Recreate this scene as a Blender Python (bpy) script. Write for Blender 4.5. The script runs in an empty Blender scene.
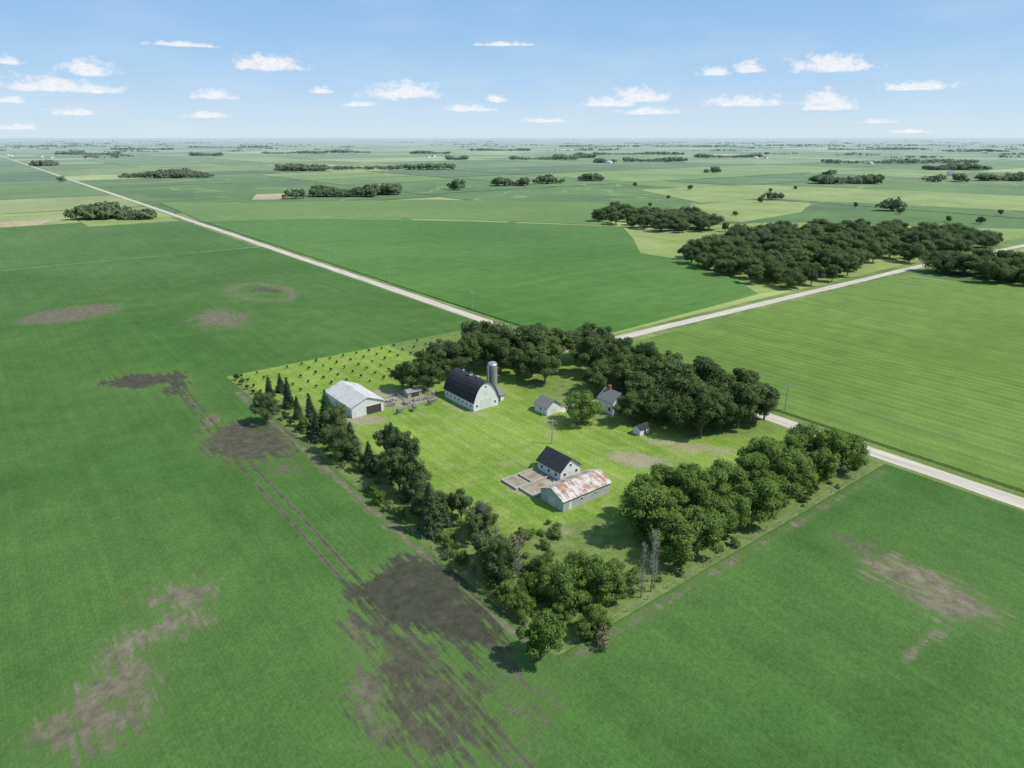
import bpy, math, random
import numpy as np
from mathutils import Vector, Matrix
random.seed(7); rng=np.random.default_rng(7)
sc=bpy.context.scene
sc.view_settings.view_transform='Standard'; sc.view_settings.look='None'; sc.view_settings.exposure=0
col=sc.collection
# ---------------------------------------------------------------- site frame
# world Y runs along the county road, world X along the crossing road
H=90.0; PITCH=math.radians(19.9); YAW=math.radians(38.0); F=24/36*1024
sp,cp=math.sin(PITCH),math.cos(PITCH); sy,cy_=math.sin(YAW),math.cos(YAW)
def G(px,py):
    """surveyed ground point (metres) read off the aerial photograph"""
    u=(px-512)/F; v=(py-384)/F
    t=H/(sp+v*cp); xc=u*t; yc=t*(cp-v*sp)
    return (yc*sy+xc*cy_, yc*cy_-xc*sy)
def DIR(px,py):
    u=(px-512)/F; v=(py-384)/F
    yc=cp-v*sp; z=-sp-v*cp
    return math.atan2(u,yc)+YAW, math.atan2(z,math.hypot(u,yc))
# ---------------------------------------------------------------- node helpers
def nd(nt,t,**k):
    n=nt.nodes.new(t)
    for a,b in k.items(): setattr(n,a,b)
    return n
def put(nt,s,v):
    if isinstance(v,bpy.types.NodeSocket): nt.links.new(v,s)
    elif isinstance(v,(tuple,list)) and len(v)==3 and s.type=='RGBA': s.default_value=(*v,1)
    else: s.default_value=v
def M(nt,op,a,b=0.0,c=None,clamp=False):
    n=nd(nt,'ShaderNodeMath',operation=op,use_clamp=clamp)
    put(nt,n.inputs[0],a); put(nt,n.inputs[1],b)
    if c is not None: put(nt,n.inputs[2],c)
    return n.outputs[0]
def MIX(nt,f,a,b,mode='MIX'):
    n=nd(nt,'ShaderNodeMix',data_type='RGBA',blend_type=mode)
    put(nt,n.inputs[0],f); put(nt,n.inputs[6],a); put(nt,n.inputs[7],b)
    return n.outputs[2]
def MR(nt,v,a,b,c,d,smooth=False):
    n=nd(nt,'ShaderNodeMapRange')
    if smooth: n.interpolation_type='SMOOTHSTEP'
    for i,x in enumerate((v,a,b,c,d)): put(nt,n.inputs[i],x)
    return n.outputs[0]
def NOISE(nt,vec,scale,detail=3,rough=.55,dist=0.0):
    n=nd(nt,'ShaderNodeTexNoise'); put(nt,n.inputs['Vector'],vec)
    n.inputs['Scale'].default_value=scale; n.inputs['Detail'].default_value=detail
    n.inputs['Roughness'].default_value=rough; n.inputs['Distortion'].default_value=dist
    return n.outputs[0]
def VSC(nt,vec,s):
    n=nd(nt,'ShaderNodeVectorMath',operation='MULTIPLY'); put(nt,n.inputs[0],vec); n.inputs[1].default_value=s
    return n.outputs[0]
def BR(nt,colr,f):
    n=nd(nt,'ShaderNodeVectorMath',operation='SCALE'); put(nt,n.inputs[0],colr); put(nt,n.inputs['Scale'],f)
    return n.outputs[0]
def base(name):
    m=bpy.data.materials.new(name); m.use_nodes=True; nt=m.node_tree; nt.nodes.clear()
    out=nd(nt,'ShaderNodeOutputMaterial'); pos=nd(nt,'ShaderNodeNewGeometry').outputs['Position']
    return m,nt,out,pos
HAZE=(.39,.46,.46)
def haze(nt,pos,c,D=7000.0):  # air haze painted into surface colour, growing with distance from the site origin
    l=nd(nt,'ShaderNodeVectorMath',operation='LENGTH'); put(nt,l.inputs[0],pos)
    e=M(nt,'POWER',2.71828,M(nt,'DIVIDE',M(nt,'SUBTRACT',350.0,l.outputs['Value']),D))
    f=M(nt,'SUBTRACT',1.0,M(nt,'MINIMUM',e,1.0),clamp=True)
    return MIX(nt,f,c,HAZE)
def finish(nt,out,c,rough=.9,bump=None,bs=.4,bd=.1,spec=.15,metal=0):
    p=nd(nt,'ShaderNodeBsdfPrincipled'); put(nt,p.inputs['Base Color'],c)
    put(nt,p.inputs['Roughness'],rough); p.inputs['Specular IOR Level'].default_value=spec
    p.inputs['Metallic'].default_value=metal
    if bump is not None:
        b=nd(nt,'ShaderNodeBump'); b.inputs['Strength'].default_value=bs; b.inputs['Distance'].default_value=bd
        put(nt,b.inputs['Height'],bump); nt.links.new(b.outputs[0],p.inputs['Normal'])
    nt.links.new(p.outputs[0],out.inputs[0])
def crop(name,c1,c2,axis=0,spacing=.76,rowamp=.12,soil=False,fine=.35,streak=.14,big=.010):
    m,nt,out,pos=base(name)
    n1=MR(nt,NOISE(nt,pos,big,4),.38,.62,0,1)
    c=MIX(nt,n1,c1,c2)
    s=(.42,.008,1) if axis==0 else (.008,.42,1)
    n2=NOISE(nt,VSC(nt,pos,s),1,4,.65)
    n3=NOISE(nt,pos,1.3,3,.75)
    n4=NOISE(nt,pos,.09,4,.6)
    f=M(nt,'ADD',1.0,M(nt,'MULTIPLY',M(nt,'SUBTRACT',n2,.5),streak*4))
    f=M(nt,'MULTIPLY',f,M(nt,'ADD',1.0,M(nt,'MULTIPLY',M(nt,'SUBTRACT',n3,.5),fine*3)))
    f=M(nt,'MULTIPLY',f,M(nt,'ADD',1.0,M(nt,'MULTIPLY',M(nt,'SUBTRACT',n4,.5),.6)))
    if rowamp>0:
        xyz=nd(nt,'ShaderNodeSeparateXYZ'); nt.links.new(pos,xyz.inputs[0])
        row=M(nt,'SINE',M(nt,'MULTIPLY',M(nt,'ADD',xyz.outputs[axis],M(nt,'MULTIPLY',n4,.15)),2*math.pi/spacing))
        f=M(nt,'MULTIPLY',f,M(nt,'ADD',1.0,M(nt,'MULTIPLY',row,rowamp)))
    c=BR(nt,c,f)
    if soil:
        at=nd(nt,'ShaderNodeAttribute',attribute_name='mask'); sep=nd(nt,'ShaderNodeSeparateColor'); nt.links.new(at.outputs['Color'],sep.inputs[0])
        e=NOISE(nt,pos,.12,5,.75); e2=NOISE(nt,VSC(nt,pos,(1,.14,1) if axis==0 else (.14,1,1)),1.1,3,.6)
        v=M(nt,'ADD',sep.outputs[0],M(nt,'ADD',M(nt,'MULTIPLY',M(nt,'SUBTRACT',e,.5),1.6),M(nt,'MULTIPLY',M(nt,'SUBTRACT',e2,.5),1.7)))
        v=MR(nt,v,.30,.72,0,.93,True)
        v=M(nt,'MULTIPLY',v,MR(nt,sep.outputs[0],.05,.25,0,1))
        tr=M(nt,'MULTIPLY',MR(nt,sep.outputs[2],.15,.6,0,1),MR(nt,e2,.3,.6,.55,.85))
        v=M(nt,'MAXIMUM',v,tr)
        sl=MIX(nt,sep.outputs[1],(.205,.178,.125),(.062,.057,.045))
        sl=BR(nt,sl,MR(nt,NOISE(nt,pos,.35,4,.7),.3,.7,.62,1.4))
        # seedlings pushing through the soil
        sd_=MR(nt,NOISE(nt,pos,2.2,2,.6),.56,.70,0,.55)
        sl=MIX(nt,M(nt,'MULTIPLY',sd_,MR(nt,sep.outputs[0],.6,1.0,1,.15)),sl,(.085,.135,.035))
        thin=MR(nt,sep.outputs[0],.0,.6,0,.5)
        c=MIX(nt,thin,c,(.12,.185,.05))
        c=MIX(nt,v,c,sl)
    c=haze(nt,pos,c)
    finish(nt,out,c,.95,n3,.5,.5,.08)
    return m
def plain(name,c1,c2,scale=1.0,rough=.85,bs=.2,streak=None,objc=False,metal=0,spec=.2,hz=False,line=None):
    m,nt,out,pos=base(name)
    v=pos
    if streak: v=VSC(nt,pos,streak)
    n=NOISE(nt,v,scale,4,.65)
    c=MIX(nt,MR(nt,n,.33,.67,0,1),c1,c2)
    if line:
        xyz=nd(nt,'ShaderNodeSeparateXYZ'); nt.links.new(pos,xyz.inputs[0])
        l=M(nt,'FRACT',M(nt,'DIVIDE',xyz.outputs[line[0]],line[1]))
        c=BR(nt,c,MR(nt,l,0,.18,line[2],1))
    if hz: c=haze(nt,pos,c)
    finish(nt,out,c,rough,n,bs,.05,spec,metal)
    return m
def foliage(name,dark,light,transl=.22):
    m,nt,out,pos=base(name)
    at=nd(nt,'ShaderNodeAttribute',attribute_name='tone')
    oi=nd(nt,'ShaderNodeObjectInfo')
    n=NOISE(nt,pos,.35,2)
    f=M(nt,'ADD',M(nt,'MULTIPLY',at.outputs['Fac'],.6),M(nt,'ADD',M(nt,'MULTIPLY',oi.outputs['Random'],.45),M(nt,'MULTIPLY',M(nt,'SUBTRACT',n,.5),.9)),clamp=True)
    c=MIX(nt,f,dark,light)
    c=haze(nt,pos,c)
    d=nd(nt,'ShaderNodeBsdfDiffuse'); t=nd(nt,'ShaderNodeBsdfTranslucent'); mx=nd(nt,'ShaderNodeMixShader')
    nt.links.new(c,d.inputs[0]); nt.links.new(BR(nt,c,1.5),t.inputs[0]); mx.inputs[0].default_value=transl
    nt.links.new(d.outputs[0],mx.inputs[1]); nt.links.new(t.outputs[0],mx.inputs[2]); nt.links.new(mx.outputs[0],out.inputs[0])
    return m
# ---------------------------------------------------------------- materials
m_soy=crop('soybean_leaves',(.060,.134,.029),(.087,.168,.041),0,.76,.035,True,.36,.12)
m_soy2=crop('soybean_leaves_far',(.070,.145,.034),(.095,.172,.044),0,.76,0)
m_cornE=crop('corn_leaves_east',(.128,.204,.042),(.160,.242,.056),0,4.6,.07,False,.28,.20,.006)
m_cornN=crop('corn_leaves_north',(.072,.168,.034),(.100,.203,.045),1,4.5,.02,False,.22,.14,.006)
m_mid=crop('mid_crop',(.12,.200,.050),(.155,.235,.062),1,6,0,False,.2,.15,.004)
m_light=crop('pasture',(.21,.28,.075),(.29,.34,.11),0,9,0,False,.25,.15,.012)
m_tan=crop('ripe_grain',(.46,.37,.23),(.38,.32,.19),0,9,0,False,.2,.15,.01)
m_verge=crop('verge_grass',(.12,.19,.045),(.21,.26,.09),0,5,0,False,.4,.3,.03)
m_road=plain('gravel',(.44,.39,.31),(.62,.565,.47),.35,.95,.3,streak=(1.6,.10,1),hz=True)
m_road2=plain('gravel_cross',(.44,.39,.31),(.62,.565,.47),.35,.95,.3,streak=(.10,1.6,1),hz=True)
m_white=plain('white_siding',(.66,.67,.67),(.77,.77,.76),.8,.7,.05,line=(2,.25,.8))
m_whiteR=plain('white_steel',(.60,.61,.60),(.74,.74,.72),1.2,.6,.05,line=(0,.4,.82))
m_grey=plain('grey_steel',(.42,.43,.43),(.54,.54,.53),.8,.6,.05,line=(1,.4,.82))
m_shingle=plain('dark_shingle',(.030,.031,.037),(.056,.057,.063),1.4,.9,.3,line=(2,.3,.75))
m_greyroof=plain('weathered_shingle',(.17,.17,.17),(.25,.245,.24),1.2,.9,.3,line=(2,.3,.8))
m_conc=plain('concrete',(.22,.19,.14),(.42,.36,.28),.30,.9,.2)
m_concw=plain('concrete_wall',(.36,.33,.29),(.52,.49,.44),1.2,.9,.2)
m_stave=plain('silo_stave',(.20,.195,.185),(.33,.32,.30),1.4,.9,.2,streak=(1,1,.3),line=(2,.76,.75))
m_dome=plain('silo_dome_steel',(.30,.31,.32),(.42,.43,.44),1,.45,.1,metal=.4)
m_glass=plain('window_glass',(.02,.025,.03),(.05,.06,.07),1,.15,.0,spec=.6)
m_frame=plain('white_trim',(.70,.70,.69),(.76,.76,.75),2,.6,.05)
m_door=plain('dark_doorway',(.05,.045,.04),(.09,.08,.07),1.5,.8,.1)
m_doorw=plain('sliding_door_white',(.60,.60,.58),(.68,.68,.66),1,.7,.1,line=(0,.5,.7))
m_wood=plain('weathered_wood',(.26,.25,.23),(.44,.43,.40),2.5,.9,.3)
m_bark=plain('bark',(.095,.082,.068),(.18,.16,.13),3,.95,.4,streak=(1,1,.3))
m_dead=plain('bare_twigs',(.20,.20,.155),(.31,.305,.245),2,.95,.2)
m_wire=plain('galvanised_wire',(.3,.3,.3),(.4,.4,.4),2,.5,.0)
m_junk=plain('rusty_iron',(.10,.055,.035),(.30,.27,.25),1.5,.8,.2)
def rusty(name,axis,lo=.45,hi=.62,amt=1.0):
    m,nt,out,pos=base(name)
    xyz=nd(nt,'ShaderNodeSeparateXYZ'); nt.links.new(pos,xyz.inputs[0])
    big=NOISE(nt,VSC(nt,pos,(.28,.28,1.0)),1,4,.7)
    st=NOISE(nt,VSC(nt,pos,(1.6,.25,.25) if axis==0 else (.25,1.6,.25)),1,4,.6)
    v=M(nt,'ADD',M(nt,'MULTIPLY',big,.55),M(nt,'MULTIPLY',st,.5))
    r=MR(nt,v,lo,hi,0,amt,True)
    c=MIX(nt,r,(.60,.59,.56),(.33,.185,.115))
    c=MIX(nt,MR(nt,NOISE(nt,pos,2.5,4),.5,.72,0,.5*amt),c,(.20,.11,.075))
    l=M(nt,'FRACT',M(nt,'DIVIDE',xyz.outputs[axis],.9)); c=BR(nt,c,MR(nt,l,0,.12,.72,1))
    finish(nt,out,c,.6,l,.2,.03,.3)
    return m
m_rustX=rusty('rusty_sheet_roof',0); m_rustY=rusty('rust_streaked_roof',1,.54,.70,.7)
F_oak=foliage('oak_leaves',(.062,.100,.038),(.150,.205,.075),.3)
F_ash=foliage('broad_leaves',(.090,.158,.034),(.195,.285,.070),.32)
F_dull=foliage('dull_leaves',(.080,.128,.048),(.165,.215,.085),.3)
F_spr=foliage('spruce_needles',(.050,.084,.042),(.095,.138,.066),.14)
F_bush=foliage('bush_leaves',(.095,.15,.036),(.20,.265,.075),.25)
F_bush2=foliage('dry_bush_leaves',(.15,.16,.08),(.27,.26,.15),.25)
F_sap=foliage('sapling_leaves',(.044,.084,.026),(.075,.126,.040),.2)
# ---------------------------------------------------------------- mesh helpers
def link(o,parent=None):
    col.objects.link(o)
    if parent: o.parent=parent
    return o
def tag(o,label=None,cat=None,kind=None,group=None):
    if label: o['label']=label
    if cat: o['category']=cat
    if kind: o['kind']=kind
    if group: o['group']=group
    return o
def mesh(name,vs,fs,mat,smooth=False):
    me=bpy.data.meshes.new(name); me.from_pydata([tuple(map(float,v)) for v in vs],[],fs); me.materials.append(mat)
    if smooth: me.polygons.foreach_set('use_smooth',[True]*len(me.polygons))
    me.update(); return me
def obj(name,me,parent=None,loc=(0,0,0)):
    o=bpy.data.objects.new(name,me); o.location=loc; return link(o,parent)
def empty(name,loc,rot=0):
    o=bpy.data.objects.new(name,None); o.location=loc; o.rotation_euler=(0,0,rot); o.empty_display_size=.5; return link(o)
def poly_sheet(name,pts,z,mat,skirt=True,label=None,cat='field'):
    n=len(pts)
    a=sum(pts[i][0]*pts[(i+1)%n][1]-pts[(i+1)%n][0]*pts[i][1] for i in range(n))
    if a<0: pts=pts[::-1]
    vs=[(x,y,z) for x,y in pts]; fs=[tuple(range(n))]
    if skirt:   # plants thin out and slope down to the verge
        out=[]
        for i in range(n):
            p=np.array(pts[i]);q=np.array(pts[i-1]);r=np.array(pts[(i+1)%n])
            e1=(p-q)/np.linalg.norm(p-q); e2=(r-p)/np.linalg.norm(r-p); nn=np.array([e1[1]+e2[1],-e1[0]-e2[0]]); L=np.linalg.norm(nn)
            nn=nn/L if L>1e-3 else np.array([e1[1],-e1[0]])
            out.append(p+nn*1.0)
        vs+=[(x,y,-.02) for x,y in out]
        fs+=[(i,n+i,n+(i+1)%n,(i+1)%n) for i in range(n)]
    o=obj(name,mesh(name,vs,fs,mat)); tag(o,label or name.replace('_',' ')+' among flat farmland',cat,'structure'); return o
def boxes(lst):
    vs=[];fs=[]
    for (x0,x1,y0,y1,z0,z1) in lst:
        b=len(vs); vs+=[(x0,y0,z0),(x1,y0,z0),(x1,y1,z0),(x0,y1,z0),(x0,y0,z1),(x1,y0,z1),(x1,y1,z1),(x0,y1,z1)]
        fs+=[tuple(b+i for i in f) for f in ((0,3,2,1),(4,5,6,7),(0,1,5,4),(1,2,6,5),(2,3,7,6),(3,0,4,7))]
    return vs,fs
def tube(vs,fs,p0,p1,r0,r1,seg=6):
    p0=Vector(p0);p1=Vector(p1);d=(p1-p0).normalized(); a=d.orthogonal().normalized(); b=d.cross(a); k=len(vs)
    for p,r in ((p0,r0),(p1,r1)):
        for i in range(seg):
            t=2*math.pi*i/seg; vs.append(tuple(p+a*math.cos(t)*r+b*math.sin(t)*r))
    for i in range(seg): j=(i+1)%seg; fs.append((k+i,k+j,k+seg+j,k+seg+i))
    fs.append(tuple(k+seg+i for i in range(seg)))
# ---------------------------------------------------------------- soil masks
def sdpoly(P,poly):
    d=np.full(len(P),1e9); inside=np.zeros(len(P),bool); n=len(poly)
    for i in range(n):
        a=np.array(poly[i]);b=np.array(poly[(i+1)%n]); e=b-a; w=P-a
        t=np.clip((w@e)/max(e@e,1e-9),0,1); q=w-t[:,None]*e; d=np.minimum(d,np.hypot(q[:,0],q[:,1]))
        c1=(a[1]<=P[:,1])!=(b[1]<=P[:,1])
        with np.errstate(divide='ignore',invalid='ignore'):
            xx=a[0]+(P[:,1]-a[1])/(b[1]-a[1]+1e-12)*e[0]
        inside^=(c1&(P[:,0]<xx))
    return np.where(inside,d,-d)
def ell(cx,cy,rx,ry,rot=0,n=14):
    r=math.radians(rot); out=[]
    for i in range(n):
        t=2*math.pi*i/n; a=rx*math.cos(t); b=ry*math.sin(t)
        out.append(G(cx+a*math.cos(r)-b*math.sin(r), cy+a*math.sin(r)+b*math.cos(r)))
    return out
def maskval(P,patches):
    S=np.zeros(len(P));D=np.zeros(len(P))
    for kind,geo,soft,st,dk in patches:
        if kind=='p': sd=sdpoly(P,geo)
        else:
            (a,b,w)=geo; a=np.array(a);b=np.array(b);e=b-a; q=P-a; t=np.clip((q@e)/(e@e),0,1); q=q-t[:,None]*e
            sd=w-np.hypot(q[:,0],q[:,1])
        v=np.clip(.5+sd/soft,0,1)*st
        D=np.where(v>S,dk,D); S=np.maximum(S,v)
    return S,D
def grid(name,xs,ys,z,mat,patches,hole=None,skirts=(),tracks=()):
    X,Y=np.meshgrid(xs,ys); P=np.stack([X.ravel(),Y.ravel()],1); nx=len(xs);ny=len(ys)
    I,J=np.meshgrid(np.arange(nx-1),np.arange(ny-1)); I=I.ravel();J=J.ravel()
    if hole:
        cx=(xs[I]+xs[I+1])/2; cyy=(ys[J]+ys[J+1])/2
        k=~((cx>hole[0])&(cx<hole[1])&(cyy>hole[2])&(cyy<hole[3])); I=I[k];J=J[k]
    q=np.stack([J*nx+I,J*nx+I+1,(J+1)*nx+I+1,(J+1)*nx+I],1)
    V=np.concatenate([P,np.full((len(P),1),z)],1)
    S,D=maskval(P,patches); T=np.zeros(len(P))
    if tracks: T,_=maskval(P,tracks)
    C=np.stack([S,np.maximum(D,T*.9),T,np.ones(len(P))],1)
    ex=[];ef=[]
    for (x0,y0,x1,y1,ox,oy) in skirts:
        b=len(V)+len(ex); ex+=[(x0,y0,z),(x1,y1,z),(x1+ox,y1+oy,-.02),(x0+ox,y0+oy,-.02)]; ef.append((b,b+1,b+2,b+3))
    if ex: V=np.concatenate([V,np.array(ex)]); C=np.concatenate([C,np.tile([0,0,0,1.],(len(ex),1))]); q=np.concatenate([q,np.array(ef)])
    me=bpy.data.meshes.new(name); me.vertices.add(len(V)); me.vertices.foreach_set('co',V.astype(np.float32).ravel())
    me.loops.add(q.size); me.loops.foreach_set('vertex_index',q.ravel().astype(np.int32))
    me.polygons.add(len(q)); me.polygons.foreach_set('loop_start',np.arange(0,q.size,4,dtype=np.int32)); me.polygons.foreach_set('loop_total',np.full(len(q),4,dtype=np.int32))
    me.update(calc_edges=True); me.materials.append(mat)
    a=me.color_attributes.new('mask','FLOAT_COLOR','POINT'); a.data.foreach_set('color',C.astype(np.float32).ravel())
    return obj(name,me)
# ---------------------------------------------------------------- far ground
PX0,PX1,PY0,PY1=68.0,196.0,74.0,273.0
R0=201.5; RB=213.0
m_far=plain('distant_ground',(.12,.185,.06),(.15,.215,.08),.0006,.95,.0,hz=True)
n=96; vs=[(0,0,-1.5)]+[(60000*math.cos(2*math.pi*i/n),60000*math.sin(2*math.pi*i/n),-1.5) for i in range(n)]
tag(obj('ground',mesh('ground',vs,[(0,1+i,1+(i+1)%n) for i in range(n)],m_far)),'flat green farmland reaching the horizon','ground','structure')
def make_farmland():
    m,nt,out,pos=base('farmland_patchwork')
    at=nd(nt,'ShaderNodeAttribute',attribute_name='crop'); c=at.outputs['Color']
    n1=NOISE(nt,pos,.006,4,.6); n2=NOISE(nt,pos,.05,3,.6)
    c=BR(nt,c,M(nt,'MULTIPLY',MR(nt,n1,.3,.7,.76,1.24),MR(nt,n2,.3,.7,.88,1.12)))
    w=NOISE(nt,pos,.0022,3,.5,1.5)   # winding grass waterways
    w=MR(nt,M(nt,'ABSOLUTE',M(nt,'SUBTRACT',w,.5)),.0,.012,1,0,True)
    c=MIX(nt,M(nt,'MULTIPLY',w,.6),c,(.29,.335,.12))
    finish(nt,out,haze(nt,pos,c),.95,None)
    pal=[((.090,.160,.040),4),((.12,.195,.048),4),((.15,.225,.054),3),((.20,.265,.070),3),((.29,.335,.115),2.6),((.42,.38,.20),.6),((.08,.135,.045),1)]
    w=np.array([p[1] for p in pal]);w/=w.sum()
    vs=[];fs=[];cs=[]
    def rec(x0,x1,y0,y1,d):
        lx,ly=x1-x0,y1-y0
        if d>0 and (max(lx,ly)>700 or random.random()<.6) and max(lx,ly)>230:
            f=random.choice([.5,.5,.25,.75,.38,.62])
            if lx>ly or (lx==ly and random.random()<.5): xm=x0+lx*f; rec(x0,xm,y0,y1,d-1);rec(xm,x1,y0,y1,d-1)
            else: ym=y0+ly*f; rec(x0,x1,y0,ym,d-1);rec(x0,x1,ym,y1,d-1)
            return
        b=len(vs); g=2.5; vs.extend([(x0+g,y0+g,0),(x1-g,y0+g,0),(x1-g,y1-g,0),(x0+g,y1-g,0)]); fs.append((b,b+1,b+2,b+3))
        c=np.array(pal[rng.choice(len(pal),p=w)][0])*rng.uniform(.85,1.15)
        cs.extend([(*c,1)]*4)
    S=1609.0
    for i in range(-6,9):
        for j in range(-4,10):
            rec(R0+i*S,R0+(i+1)*S,RB+j*S,RB+(j+1)*S,5)
    me=mesh('farmland',vs,fs,m); a=me.color_attributes.new('crop','FLOAT_COLOR','CORNER'); a.data.foreach_set('color',np.array(cs,dtype=np.float32).ravel())
    tag(obj('farmland',me),'patchwork of corn and soybean fields on flat land','farmland','structure')
make_farmland()
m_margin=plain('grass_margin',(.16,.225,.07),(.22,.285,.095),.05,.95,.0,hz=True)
tag(obj('grassland',mesh('grassland',[(-9500,-6500,-.5),(14800,-6500,-.5),(14800,16500,-.5),(-9500,16500,-.5)],[(0,1,2,3)],m_margin)),'grass margins between crop fields','grassland','structure')
# ---------------------------------------------------------------- near fields
E=lambda *a,soft=8,st=1,dk=.3:('p',ell(*a),soft,st,dk)
def ring(cx,cy,rx,ry,rot,w,soft,st,dk):
    p=ell(cx,cy,rx,ry,rot,16); return [('c',(p[i],p[(i+1)%16],w),soft,st,dk) for i in range(16)]
soil=[E(70,315,52,7,-8,soft=14,dk=.35,st=.92),E(266,291,17,3,5,soft=10,dk=.8,st=.9),E(222,320,30,10,0,soft=20,st=.76,dk=.25),
 E(140,382,36,7,-5,soft=10,dk=.95),E(176,384,12,12,-20,soft=9,dk=.95,st=.95),E(190,402,6,14,-35,soft=7,dk=.8,st=.7),E(250,443,50,20,0,soft=14,dk=.8,st=.98),E(15,262,26,4,0,soft=22,dk=.4,st=.8),
 E(212,425,9,12,-20,soft=9,st=.66),E(284,470,14,10,0,soft=9,st=.55,dk=.5),
 E(180,598,42,14,-12,soft=11,dk=.15,st=.78),E(150,640,66,16,-28,soft=12,dk=.15,st=.82),E(112,690,56,22,-32,soft=13,dk=.25,st=.88),E(95,725,66,34,-20,soft=14,dk=.3,st=.76),
 ('p',[G(*p) for p in [(374,572),(405,556),(440,562),(494,610),(508,640),(484,656),(444,650),(410,634),(370,620),(350,600)]],11,1.05,1.0),
 ('p',[G(*p) for p in [(345,600),(400,618),(440,640),(486,685),(512,735),(482,775),(390,775),(355,715),(338,650)]],13,.70,.85),
 ('p',[G(*p) for p in [(345,625),(362,620),(385,690),(400,740),(380,745),(352,700)]],8,.80,.4),
 ('p',[G(*p) for p in [(490,630),(520,640),(560,668),(570,700),(530,770),(480,770)]],9,.40,.6),
 E(933,592,78,20,24,soft=10,dk=.12,st=.80),E(862,552,30,11,28,soft=10,dk=.6,st=.6),E(950,598,46,10,24,soft=7,dk=.10,st=.95),
 ('c',((66.0,78),(66.2,250),1.3),2.8,.72,.2),
 ('c',((70,72.3),(190,72.3),1.2),2.6,.58,.2),
 ('c',(G(905,660),G(948,628),.7),1.6,.7,.1)]+ring(262,293,31,8,5,4.5,10,.66,.25)
trk=[]
for dx in (0,2.9):
    pth=[(47.2+dx,-50),(47.0+dx,80),(47.6+dx,150),(47.2+dx,210),(48.6+dx,262),(51.5+dx,292)]
    for a,b in zip(pth[:-1],pth[1:]): trk.append(('c',(a,b,.42),.8,1,.4))
for dx in (0,2.6):
    pth=[(55+dx,-40),(54.5+dx,90),(53.5+dx,170)]
    for a,b in zip(pth[:-1],pth[1:]): trk.append(('c',(a,b,.18),.8,.55,.4))
xs=np.concatenate([np.arange(-230,42,2.6),np.arange(42,68,.36),np.arange(68,196.01,2.0)])
ys=np.concatenate([np.arange(-60,74,1.5),np.arange(74,273,1.99),np.arange(273,604.1,2.5)])
xs=np.unique(np.round(np.append(xs,[68,196]),3)); ys=np.unique(np.round(np.append(ys,[74,273]),3))
g=grid('soybean_field',xs,ys,.45,m_soy,soil,hole=(PX0,PX1,PY0,PY1),skirts=[(PX0,PY0,PX0,PY1,.6,0),(PX0,PY0,PX1,PY0,0,.6),(PX0,PY1,PX1,PY1,0,-.6),(PX1,-60,PX1,PY0,.6,0),(PX1,PY1,PX1,604,.6,0)],tracks=trk)
tag(g,'dark green soybean field with bare soil patches and tyre tracks','field','structure')
def lawn_mat():
    m,nt,out,pos=base('lawn_grass')
    at=nd(nt,'ShaderNodeAttribute',attribute_name='mask'); sep=nd(nt,'ShaderNodeSeparateColor'); nt.links.new(at.outputs['Color'],sep.inputs[0])
    n1=NOISE(nt,pos,.028,4,.6,.5); n3=NOISE(nt,pos,1.3,3,.7); n4=NOISE(nt,pos,.16,4,.65)
    c=MIX(nt,MR(nt,n1,.38,.62,0,1),(.150,.245,.038),(.215,.315,.055))
    c=MIX(nt,MR(nt,n4,.46,.68,0,.65),c,(.29,.335,.105))
    ms=NOISE(nt,VSC(nt,pos,(.5,.03,1)),1,2); c=BR(nt,c,MR(nt,ms,.3,.7,.86,1.12))
    c=BR(nt,c,MR(nt,n3,.25,.75,.72,1.28))
    rg=MR(nt,M(nt,'ADD',sep.outputs[1],M(nt,'MULTIPLY',M(nt,'SUBTRACT',n4,.5),.8)),.35,.65,0,1,True)
    rc=MIX(nt,MR(nt,NOISE(nt,pos,.35,4,.7),.35,.65,0,1),(.090,.150,.038),(.20,.24,.08))
    c=MIX(nt,M(nt,'MULTIPLY',rg,.85),c,rc)
    v=M(nt,'ADD',sep.outputs[0],M(nt,'MULTIPLY',M(nt,'SUBTRACT',NOISE(nt,pos,.3,5,.7),.5),1.3))
    v=M(nt,'MULTIPLY',MR(nt,v,.3,.85,0,.85,True),MR(nt,sep.outputs[0],0,.15,0,1))
    c=MIX(nt,v,c,BR(nt,MIX(nt,n4,(.24,.20,.13),(.40,.345,.24)),MR(nt,n3,.3,.7,.8,1.2)))
    finish(nt,out,c,.95,n3,.5,.3,.08); return m
m_lawn=lawn_mat()
lp=[E(640,461,38,9,8,soft=6,st=.8),E(540,486,36,13,0,soft=4,st=.8),E(396,398,36,11,0,soft=5,st=.72),E(360,420,30,6,0,soft=4,st=.8),E(560,530,16,9,0,soft=4,st=.6),
 E(560,420,25,6,0,soft=5,st=.55),E(470,412,30,4,10,soft=4,st=.6),E(690,447,54,7,8,soft=5,st=.65),E(570,400,20,5,0,soft=6,st=.5),E(600,540,20,8,0,soft=6,st=.45),
 ('c',(G(500,470),G(560,425),1.3),3,.6,0),('c',(G(560,425),G(640,405),1.4),3,.7,0),('c',(G(500,455),G(440,420),1.0),3,.52,0),('c',(G(390,410),G(500,425),1.5),3,.6,0),
 ('c',(G(455,470),G(545,455),.8),2.5,.55,0),('c',(G(615,490),G(700,455),1.1),3,.58,0)]
rough=[(('p'),[(66,72),(92,72),(88,110),(80,130),(82,165),(84,205),(66,275)],6,1,0),(('p'),[(66,72),(198,72),(198,92),(160,97),(120,100),(95,110),(66,110)],6,1,0),
 (('p'),[(140,222),(198,215),(198,275),(140,275)],8,.8,0),(('p'),[(165,118),(198,100),(198,200),(150,200),(150,150)],8,.55,0)]
lx=np.arange(68,196.01,1.6); ly=np.append(np.arange(74,273,1.6),273)
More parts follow.
